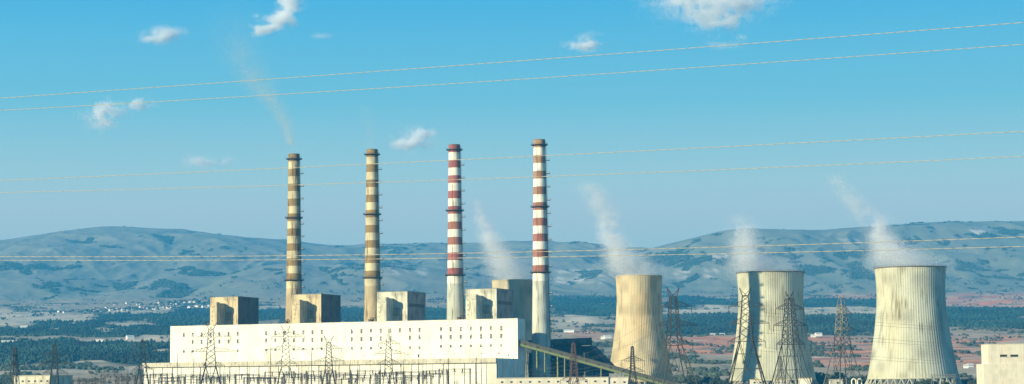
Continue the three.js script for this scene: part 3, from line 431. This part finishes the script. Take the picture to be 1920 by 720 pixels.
pylon('a', 'lattice pylon with wide horns before the left end of the white hall', 395.5, 603, 1380, { horn: 12.5, w0: 8.5, w1: 19, wb: 46, split: 687, neck: 617, turn: .1, arms: [[632, 24, 36], [659, 36, 46], [686, 14, 26]], ins: 2.6 });
pylon('b', 'lattice pylon with horns before the second window block of the hall', 535.8, 610, 1400, { horn: 8.5, w0: 8, w1: 17, wb: 40, split: 690, neck: 624, turn: .1, arms: [[631, 26, 36], [656, 36, 40], [682, 18, 20]], ins: 2.6 });
pylon('c', 'smaller horned lattice pylon between the second and third window blocks', 616.5, 628.5, 1430, { horn: 10, w0: 7, w1: 14, wb: 30, split: 694, neck: 642, turn: .15, arms: [[654, 22, 24], [677, 26, 28]], ins: 2.4 });
pylon('d', 'lattice pylon with a tall spike before the third window block', 728.4, 614, 1410, { w0: 8, w1: 14, wb: 26, split: 692, neck: 640, turn: .1, arms: [[645, 19, 21], [663, 26, 31], [682, 20, 22]], ins: 2.4 });
pylon('e', 'lattice pylon with long insulators at the left end of the low turbine hall', 268, 632, 1380, { w0: 6, w1: 13, wb: 30, split: 690, neck: 640, turn: .25, arms: [[650, 19, 20], [671, 29, 32], [694, 19, 20]], ins: 4.5, m: M.steelDark });
pylon('f', 'dark lattice pylon beside the low building in the bottom left corner', 102.8, 640, 1250, { w0: 5, w1: 11, wb: 20, split: 692, neck: 646, turn: .1, arms: [[667, 20, 19], [682, 23, 27], [700, 21, 24]], ins: 3.2, m: M.steelDark });
pylon('g', 'slim lattice pylon at the far left edge', 28, 648, 1300, { w0: 5, w1: 10, wb: 18, split: 690, turn: 1.35, arms: [[668, 9, 9], [684, 10, 10]], ins: 2.6, m: M.steelDark });

// ---------------------------------------------------------------- switchyard
function gantry(u, b, W, H, r) {
  const g = plantBase('switchyard_gantry', 'lattice steel switchyard gantry with hanging insulators before the low turbine hall', 'gantry', u, b, 'switchyard gantries');
  for (const x of [0, W]) { const c = new Bars(), w = .55; for (const [i, j] of [[-1, -1], [1, -1], [1, 1], [-1, 1]]) c.bar([x + i * w, 0, j * w], [x + i * w * .5, H, j * w * .5], .17); for (let y = 0; y < H - 1; y += 1.6) { c.bar([x - w, y, w], [x + w, y + 1.6, w], .1).bar([x + w, y, -w], [x - w, y + 1.6, -w], .1).bar([x + w, y, -w], [x + w, y + 1.6, w], .1); } if (r() < .55) c.bar([x, H, 0], [x, H + 4 + r() * 6, 0], .2, .1); mesh('column', c.geo(), M.steel, g); }
  const bm = new Bars(); for (const [y, z] of [[H, -.4], [H, .4], [H - 1, 0]]) bm.bar([0, y, z], [W, y, z], .18); for (let x = 0; x < W - .5; x += 1.5) bm.bar([x, H, .4], [x + 1.5, H - 1, 0], .1).bar([x, H - 1, 0], [x + 1.5, H, -.4], .1).bar([x, H, .4], [x + 1.5, H, -.4], .1); mesh('beam', bm.geo(), M.steel, g);
  for (let i = 1; i <= 3; i++) { const x = i * W / 4; for (const s of [-1, 1]) mesh('insulator_string', new Bars().bar([x, H - .2, s * .4], [x + s * 1.6, H - 2.2 - r() * .8, s * 2.4], .45).geo(), M.insulator, g); const p = []; for (let q = 0; q <= 6; q++) p.push([x + lerp(-1.6, 1.6, q / 6), H - 2.4 - 1.6 * (1 - (q / 3 - 1) ** 2), lerp(-2.4, 2.4, q / 6)]); const j = new Bars(); for (let q = 0; q < 6; q++) j.bar(p[q], p[q + 1], .2); mesh('jumper_wire', j.geo(), M.wireDark, g); }
}
{
  const r = rng(303);
  for (const [b, H, off, n, W, gap] of [[-95, 16.2, -8, 9, 25, 37], [-150, 13.6, 10, 9, 22, 36], [-205, 11.2, -2, 9, 22, 38], [-122, 15.2, 16, 8, 20, 39], [-178, 12.4, -14, 9, 20, 39]]) for (let i = 0; i < n; i++) gantry(off + i * gap + r() * 4, b, W, H * (.92 + .16 * r()), r);
  for (let i = 0; i < 34; i++) { // apparatus on posts
    const u = -5 + i * 10.4 + r() * 5, b = -120 - r() * 90, g = plantBase('switchgear_post', 'small switchgear unit on insulator posts in the yard before the turbine hall', 'switchgear', u, b, 'switchgear units in the yard'), h = 6.5 + r() * 4;
    for (const x of [-1.2, 0, 1.2]) { mesh('post_insulator', new THREE.CylinderGeometry(.16, .2, 3, 6).translate(x, h - 1.5, 0), M.insulator, g); mesh('support_leg', slab(x - .14, x + .14, 0, h - 3, -.14, .14), M.steelPale, g); }
    mesh('frame_beam', slab(-1.8, 1.8, h - 3.2, h - 3, -.3, .3), M.steel, g); mesh('contact_arm', new Bars().bar([-1.2, h, 0], [1.4, h + .5 + r(), 0], .18).geo(), M.steel, g);
  }
  const rowsB = [[-100, 15.2, 'nearest the turbine hall'], [-128, 13.6, 'second from the turbine hall'], [-152, 12.2, 'third from the turbine hall'], [-182, 11.2, 'fourth from the turbine hall'], [-208, 10, 'farthest from the turbine hall']];
  for (const [b, y, where] of rowsB) { const w = new Bars(); let q = null; for (let u = -10; u <= 325; u += 5) { const [x, z] = plant(u, b), p = [x, y - 1.1 * Math.sin(((u + 10) % 35) / 35 * Math.PI), z]; if (q) w.bar(q, p, .26); q = p; } tag(mesh('busbar_wire', w.geo(), M.wireDark, scene), 'long drooping busbar wire across the switchyard, ' + where, 'wire'); }
  for (const [px, py, label] of [[332.5, 660, 'thin lightning mast between the two leftmost pylons at the hall'], [363.5, 668, 'thin mast left of the widest horned pylon'], [463.6, 674, 'lone lightning mast between the first and second hall pylons'], [507.5, 649, 'tall lightning mast left of the second hall pylon'], [584.5, 649, 'tall lightning mast left of the smaller horned pylon'], [671, 674, 'lightning mast left of the spiked pylon'], [785, 666, 'lightning mast with a box on top right of the spiked pylon'], [841, 671, 'lightning mast under the fourth window block'], [893, 669, 'left of two masts near the end of the turbine hall'], [903, 672, 'right of two masts near the end of the turbine hall'], [942, 669, 'mast before the shaded end of the turbine hall'], [963, 671, 'mast below the lower right corner of the white hall']]) {
    const c = at(px, py, 1440), g = base('lightning_mast', label, 'mast', c.x, 0, c.z); mesh('pole', new Bars().bar([0, 0, 0], [0, c.y, 0], .55, .22).geo(), M.steel, g); const s = new Bars(); for (let y = 0; y < c.y - 6; y += 1.5) s.bar([-.4, y, 0], [.4, y + 1.5, 0], .12).bar([.4, y, 0], [-.4, y + 1.5, 0], .12); mesh('lattice', s.geo(), M.steel, g, 'stuff'); if (/box/.test(label)) mesh('box', box(1, 2.2, .8, 0, c.y - .4, 0), M.steel, g);
  }
}
// wires
function wire(name, label, pts, rad, m, group) { const c = new THREE.CatmullRomCurve3(pts); const o = mesh(name, new THREE.TubeGeometry(c, 60, rad, 6), m, scene); return tag(o, label, 'wire', group); }
const sagged = (a, b, sag) => Array.from({ length: 9 }, (_, i) => { const t = i / 8, p = a.clone().lerp(b, t); p.y -= sag * 4 * t * (1 - t); return p; });
{
  const link = (A, B, label, group, sag) => A.forEach((a, i) => B[i] && wire('span_wire', label, sagged(a, B[i], sag), .05, M.wireDark, group));
  link(tips.big, [[1000, 688], [1010, 692], [985, 694], [1020, 697], [975, 700], [1030, 704]].map(([x, y]) => at(x, y, 1400)), 'thin dark wire climbing across the narrow tan tower to the large pylon', 'wires to the large pylon', 5);
  link(tips.shade, tips.lit.map(p => p.clone().add(new THREE.Vector3(700, 2, -240))), 'thin wire drooping right past the wide towers', 'wires past the wide towers', 16);
  link(tips.a, [[360, 688], [372, 690], [384, 692], [420, 692], [440, 690], [455, 688]].map(([x, y]) => at(x, y, 1500)), 'thin wire from the leftmost horned pylon down to the yard', 'wires down to the yard from the leftmost horned pylon', 3);
  link(tips.b, [[500, 688], [512, 690], [524, 692], [560, 692], [580, 690], [595, 688]].map(([x, y]) => at(x, y, 1500)), 'thin wire from the second horned pylon down to the yard', 'wires down to the yard from the second horned pylon', 3);
  // six near conductors across the whole view, on to supports beyond both edges
  const rows = [[184, 122, 42, 160, 'highest of the six near wires crossing the sky'], [207, 155.5, 83, 168, 'second highest of the six near wires crossing the sky'], [338.5, 299, 246, 160, 'third wire from the top, crossing the upper part of the chimneys'], [361, 336, 293, 168, 'fourth wire from the top, crossing the middle of the chimneys'], [481, 474, 444, 160, 'fifth wire from the top, crossing the hills'], [488, 483, 462, 168, 'lowest of the six near wires, crossing the hills']];
  for (const [l, c, r, Z, label] of rows) {
    const A = at(0, l, Z), B = at(960, c, Z * .9), D = at(1920, r, Z * .8), q = t => { const a = A.y, b = B.y, d = D.y; return a + (-3 * a + 4 * b - d) * t + (2 * a - 4 * b + 2 * d) * t * t; };
    const pts = []; for (let t = -.45; t <= 1.46; t += .1) pts.push(new THREE.Vector3(lerp(A.x, D.x, t), q(t), lerp(A.z, D.z, t)));
    const curve = new THREE.CatmullRomCurve3(pts), len = curve.getLength(), turns = Math.round(len / 1.5), mid = curve.getPoint(.5), g = base('power_line_wire', label, 'wire', mid.x, mid.y, mid.z, 0, 'near power line wires');
    for (const ph of [0, Math.PI]) { const hp = []; for (let i = 0; i <= turns * 9; i++) { const t = i / (turns * 9), p = curve.getPoint(t), a = t * turns * 6.2832 + ph; hp.push(new THREE.Vector3(p.x - mid.x, p.y - mid.y + Math.sin(a) * .014, p.z - mid.z + Math.cos(a) * .014)); }
      mesh('strand', new THREE.TubeGeometry(new THREE.CatmullRomCurve3(hp), turns * 9, .0125, 5), M.wire, g); }
  }
}

// ---------------------------------------------------------------- trees of the belts near the towers
{
  const crowns = [crown(1, 900, 4.2, 4.6, .85), crown(2, 900, 4.6, 4, .85), crown(3, 900, 3.6, 5.4, .8)], lm = [leaf(.05, .085, .03), leaf(.065, .1, .035), leaf(.045, .075, .035)], trunk = new THREE.CylinderGeometry(.16, .34, 4.5, 7).translate(0, 2.25, 0), bark = mat(.1, .08, .06);
  const limb = new Bars().bar([0, 3, 0], [1.5, 6, .6], .2, .08).bar([0, 3.4, 0], [-1.4, 6.2, -.7], .2, .08).bar([0, 3.8, 0], [.2, 7, -1], .2, .06).geo(), r = rng(808);
  const row = (label, group, n, s0, s1, Z0, Z1, h0, h1) => { for (let i = 0; i < n; i++) { const s = lerp(s0, s1, (i + r()) / n), Z = lerp(Z0, Z1, r()), x = (s - 960) / F * Z, k = lerp(h0, h1, r()) / 9.5, g = base('broadleaf_tree', label, 'tree', x, height(x, Z) - .1, -Z, r() * 6.28, group), v = i % 3; g.scale.set(k * (1 + .4 * r()), k, k * 1.1); const t = mesh('trunk', trunk, bark, g); mesh('limb', limb, bark, t); mesh('crown', crowns[v], lm[v], g); } };
  row('dark green tree in the belt between the narrow and wide cooling towers', 'tree belt left of the wide tower', 16, 1288, 1372, 1990, 2120, 9, 14);
  row('dark green tree in the belt between the two wide cooling towers', 'tree belt between the wide towers', 16, 1525, 1636, 1930, 2050, 11, 17);
  row('dark green tree right of the rightmost cooling tower', 'trees right of the rightmost tower', 8, 1788, 1842, 1900, 1990, 8, 12);
  row('pale green bush at the front foot of the rightmost cooling tower', 'bushes before the rightmost tower', 5, 1706, 1770, 1600, 1640, 6, 9);
}
{ // truss walkway at the foot of the rightmost tower
  const a = at(1744, 707, 1600), b = at(1793, 706, 1600), W = b.x - a.x, g = base('truss_bridge', 'pale lattice walkway bridge at the foot of the rightmost cooling tower', 'bridge', a.x, 0, a.z), t = new Bars(), y = a.y;
  for (const z of [-.8, .8]) { t.bar([0, y, z], [W, y, z], .25).bar([0, y + 1.8, z], [W, y + 1.8, z], .25); for (let x = 0; x < W - 1; x += 2) t.bar([x, y, z], [x + 1, y + 1.8, z], .15).bar([x + 1, y + 1.8, z], [x + 2, y, z], .15); }
  mesh('truss', t.geo(), M.steelPale, g); for (const x of [.4, W - 3]) mesh('pier', new Bars().bar([x, 0, 0], [x + 1, y, 0], .4).bar([x + 2.5, 0, 0], [x + 1.5, y, 0], .4).geo(), M.steelPale, g);
}

// ---------------------------------------------------------------- village and farm buildings on the plain
function gable(w, h, d, rh) { const s = new THREE.Shape([[-d / 2, 0], [d / 2, 0], [d / 2, h], [0, h + rh], [-d / 2, h]].map(p => new THREE.Vector2(...p))); return new THREE.ExtrudeGeometry(s, { depth: w, bevelEnabled: false }).translate(0, 0, -w / 2); }
function roofGeo(w, h, d, rh) { const o = .4, s = new THREE.Shape([[-d / 2 - o, h - .35], [0, h + rh], [d / 2 + o, h - .35], [d / 2 + o, h - .05], [0, h + rh + .35], [-d / 2 - o, h - .05]].map(p => new THREE.Vector2(...p))); return new THREE.ExtrudeGeometry(s, { depth: w + .8, bevelEnabled: false }).translate(0, .02, -w / 2 - .4); }
{
  const walls = [mat(.8, .79, .75), mat(.72, .68, .6), mat(.78, .72, .6)], roofs = [mat(.34, .14, .09), mat(.4, .2, .13), mat(.3, .27, .25)], r = rng(909);
  const gs = [[10, 6.5, 9, 2.2], [14, 6, 9, 2.4], [8, 7.5, 8, 2]].map(a => [gable(...a), roofGeo(...a)]);
  for (let i = 0; i < 120; i++) {
    const t = r() ** .85, s = lerp(88, 392, t) + (r() - .5) * 16, py = lerp(586, 573, t) + (r() - .5) * lerp(5, 9, t), e = Math.min(161, hor(s) - py), Z = zOfE(e) + (r() - .5) * 160, X = (s - 960) / F * Z, v = i % 3;
    const g = base('village_house', 'small pale house in the distant village at the foot of the left hill', 'house', X, height(X, Z) - .3, -Z, r() * 3.14, 'houses of the distant village'); g.scale.setScalar(.5 + .4 * r());
    mesh('walls', gs[v][0], walls[Math.floor(r() * 3)], g); mesh('roof', gs[v][1], roofs[Math.floor(r() * 3)], g);
  }
  const farm = (label, px, py, w, h, d, turn) => { const e = hor(px) - py, Z = zOfE(e), X = (px - 960) / F * Z, g = base('farm_building', label, 'building', X, height(X, Z) - .3, -Z, turn + Math.PI / 2); mesh('walls', gable(w, h, d, 1.6), walls[0], g); mesh('roof', roofGeo(w, h, d, 1.6), mat(.6, .58, .53), g); };
  farm('long white shed among woods at the left edge', 18, 646, 30, 6.5, 12, 0); farm('small white shed at the edge of the pale fields on the left', 44, 614, 16, 6, 8, .2); farm('pale grey shed in the woods left of the turbine hall', 243, 638, 14, 6, 9, .5);
  farm('low white shed beside the road left of the turbine hall', 224, 640, 12, 4, 7, 0); farm('low white shed on the woodland road', 186, 643.5, 14, 4, 7, 0);
  farm('white farmhouse left of the narrow tan cooling tower', 1136, 637, 13, 5, 9, .3); farm('smaller white outbuilding beside the farmhouse left of the narrow tower', 1127, 639, 6, 4, 6, 0); farm('long pale shed on the plain right of the rightmost chimney', 1064, 627, 20, 4, 9, 0);
  farm('long low greenhouse right of the large pylon', 1342, 633, 26, 4, 9, 0); farm('white farmhouse right of the wide pale cooling tower', 1531, 632, 12, 5, 8, .2); farm('small white barn beside the farmhouse right of the wide tower', 1521, 634, 8, 4, 7, 0);
  farm('small white hut on the plain right of the rightmost tower', 1805, 693, 5, 3, 4, 0); farm('small pale shed right of the rightmost tower', 1813, 691, 7, 3.2, 5, .3);
}

// ---------------------------------------------------------------- steam, smoke and clouds: swarms of small droplets
function droplets(name, label, category, points, m, seed, group) { // every droplet a tiny turned flake
  const r = rng(seed), P = new Float32Array(points.length * 9), u = new THREE.Vector3(), v = new THREE.Vector3(), w = new THREE.Vector3();
  points.forEach(([x, y, z, s], k) => { u.set(gauss(r), gauss(r), gauss(r)).normalize(); v.set(gauss(r), gauss(r), gauss(r)).cross(u).normalize(); w.crossVectors(u, v);
    for (let i = 0; i < 3; i++) { const a = Math.cos(i * 2.0944) * s, b = Math.sin(i * 2.0944) * s, o = k * 9 + i * 3; P[o] = x + v.x * a + w.x * b; P[o + 1] = y + v.y * a + w.y * b; P[o + 2] = z + v.z * a + w.z * b; } });
  const g = new THREE.BufferGeometry(); g.setAttribute('position', new THREE.BufferAttribute(P, 3)); g.computeVertexNormals();
  const o = tag(mesh(name, g, m, scene), label, category, group); return o;
}
const gauss = r => Math.sqrt(-2 * Math.log(1 - r() * .9999)) * Math.cos(6.2832 * r());
function probit(p) { // inverse of the normal distribution
  p = clamp(p, 1e-5, 1 - 1e-5); const q = p - .5; if (Math.abs(q) < .425) { const r = q * q; return q * (((-25.44106 * r + 41.39119) * r - 18.615) * r + 2.50662823884) / ((((3.13082909833 * r - 21.06224) * r + 23.08336743743) * r - 8.4735109309) * r + 1); }
  const t = Math.sqrt(-2 * Math.log(Math.min(p, 1 - p))), x = t - (2.515517 + t * (.802853 + t * .010328)) / (1 + t * (1.432788 + t * (.189269 + t * .001308))); return p < .5 ? -x : x;
}
const even = (k, a) => (k * a + .5) % 1;
function plume(name, label, seed, Z, size, m, axis, wisp) { // axis: photograph column, row, half width (px), opacity
  const r = rng(seed), k = Z / F, pts = [], area = .7 * size * size;
  for (let i = 0; i + 1 < axis.length; i++) {
    const a = axis[i], b = axis[i + 1], L = Math.hypot(b[0] - a[0], b[1] - a[1]) * k, n = (name === 'smoke_trail' ? 3.4 : 6) * L * (a[2] + b[2]) * .5 * k * -Math.log(1 - (a[3] + b[3]) / 2) / area;
    for (let j = 0; j < n; j++) {
      const t = even(j, .7548776662), px = lerp(a[0], b[0], t), py = lerp(a[1], b[1], t), w = lerp(a[2], b[2], t) * k, c = at(px, py, Z), x = c.x + probit(even(j, .5698402910)) * w * .5, y = c.y + gauss(r) * w * .2, z = c.z + gauss(r) * w * .5;
      const f = fbm(x / (w * .8 + 5), y / (w * 1.1 + 7), z / (w + 5) + seed, 4), keep = .55 + (f - (wisp - .5) * .35) * 3.2, op = lerp(a[3], b[3], t) / Math.max(a[3], b[3]);
      if (r() > keep * lerp(.6, 1, op)) continue;
      pts.push([x, y, z, size * (.6 + .8 * r())]);
    }
  }
  return droplets(name, label, name === 'smoke_trail' ? 'smoke' : 'steam', pts, m, seed);
}
const steamM = new THREE.MeshPhysicalMaterial({ color: lin(.9, .91, .92), roughness: 1, transmission: .5, thickness: 0 }), smokeM = new THREE.MeshPhysicalMaterial({ color: lin(.78, .72, .6), roughness: 1, transmission: .4, thickness: 0 });
plume('steam_plume', 'white steam rising from the tan tower behind the rightmost chimney', 1, 1894, .12, steamM, [[968, 530, 40, .5], [955, 508, 44, .55], [938, 482, 30, .5], [915, 440, 20, .4], [900, 405, 14, .18], [893, 375, 10, .05]], .5);
plume('steam_plume', 'white steam rising from the narrow yellowish tan cooling tower', 2, 1837, .12, steamM, [[1200, 522, 44, .55], [1186, 503, 46, .6], [1162, 478, 34, .55], [1143, 440, 22, .45], [1138, 405, 24, .25], [1118, 370, 32, .18], [1095, 345, 28, .1]], .5);
plume('steam_plume', 'white steam rising from the wide cooling tower with the shadow stripe', 3, 1810, .12, steamM, [[1438, 513, 62, .5], [1422, 503, 58, .6], [1402, 480, 34, .5], [1395, 450, 30, .4], [1392, 425, 30, .12], [1380, 405, 26, .04]], .5);
plume('steam_plume', 'white steam rising from the rightmost cooling tower', 4, 1755, .12, steamM, [[1712, 505, 64, .5], [1700, 496, 64, .62], [1672, 475, 40, .55], [1650, 440, 26, .5], [1644, 412, 26, .18], [1612, 395, 26, .15], [1592, 370, 24, .15], [1565, 330, 18, .08]], .5);
plume('smoke_trail', 'thin brownish smoke drifting up from the leftmost chimney', 5, 1732, .1, smokeM, [[546.5, 292, 9, .25], [545, 270, 9, .22], [537, 235, 15, .18], [517, 200, 22, .16], [490, 165, 30, .15], [465, 130, 42, .13], [445, 80, 55, .06], [430, 20, 70, .03]], .4);
plume('smoke_trail', 'very faint smoke above the second chimney', 6, 1704, .1, smokeM, [[696, 282, 9, .06], [693, 250, 12, .05], [684, 200, 20, .03]], .4);
const cloudM = new THREE.MeshPhysicalMaterial({ color: lin(.94, .94, .95), roughness: 1, transmission: .5, thickness: 0 });
function cloud(label, seed, lobes, dens) { // lobes: column, row, half width, half height, weight
  const Z = 14000, k = Z / F, r = rng(seed), pts = [], size = 1.25, area = .7 * size * size;
  for (const [cx, cy, rx, ry, wt] of lobes) {
    const n = Math.PI * rx * ry * k * k * 1.5 * dens * wt / area;
    for (let i = 0; i < n; i++) {
      const a = probit(even(i, .7548776662)) * .5, b = probit(even(i, .5698402910)) * .5, d = gauss(r) * .5, c = at(cx + a * rx * 1.18, cy - b * ry * 1.15, Z), z = c.z + d * Math.min(rx, ry * 2.2) * k;
      const f = fbm(c.x / 105 + 1.2 * noise(c.x / 240, c.y / 200, seed), c.y / 75, z / 120 + seed * 3.1, 6); if (f < -.03 + .2 * (Math.hypot(a, b, d) - .55) + (r() - .5) * .26) continue;
      pts.push([c.x, c.y, z, size * (.6 + .8 * r())]);
    }
  }
  return droplets('cloud', label, 'cloud', pts, cloudM, seed);
}
cloud('largest white cloud, cut off by the top edge right of centre', 21, [[1335, 5, 90, 32, 1], [1345, 34, 48, 22, 1], [1290, -4, 60, 16, .6], [1390, 0, 50, 18, .6]], 1.5);
cloud('ragged hooked white cloud at the top left of centre', 22, [[540, 8, 24, 20, 1], [528, 38, 24, 18, 1], [505, 52, 26, 10, .8], [484, 42, 10, 16, .6], [490, 58, 22, 10, .7]], 1.7);
cloud('small tapering white cloud high on the left', 23, [[308, 65, 32, 13, 1], [285, 75, 26, 9, .6]], 1.5);
cloud('two lobed white cloud on the left under the upper wires', 24, [[190, 220, 27, 19, 1], [240, 196, 36, 12, 1], [210, 205, 30, 13, .8]], 1.7);
cloud('thin flat white cloud low on the left', 25, [[385, 302, 40, 11, .8]], 1.5);
cloud('small bright cloud between the second and third chimneys', 26, [[780, 262, 34, 17, 1], [795, 250, 20, 10, .7], [760, 270, 24, 10, .8]], 1.9);
cloud('small white cloud high right of the centre', 27, [[1105, 80, 22, 14, .9], [1085, 87, 36, 9, .5]], 1.3);
cloud('faint wisp of cloud under the largest cloud', 28, [[1390, 70, 14, 10, .4], [1355, 84, 34, 8, .25]], .7);
cloud('tiny faint wisp of cloud right of the hooked cloud', 29, [[602, 68, 20, 6, .4]], .5);

renderer.render(scene, camera);
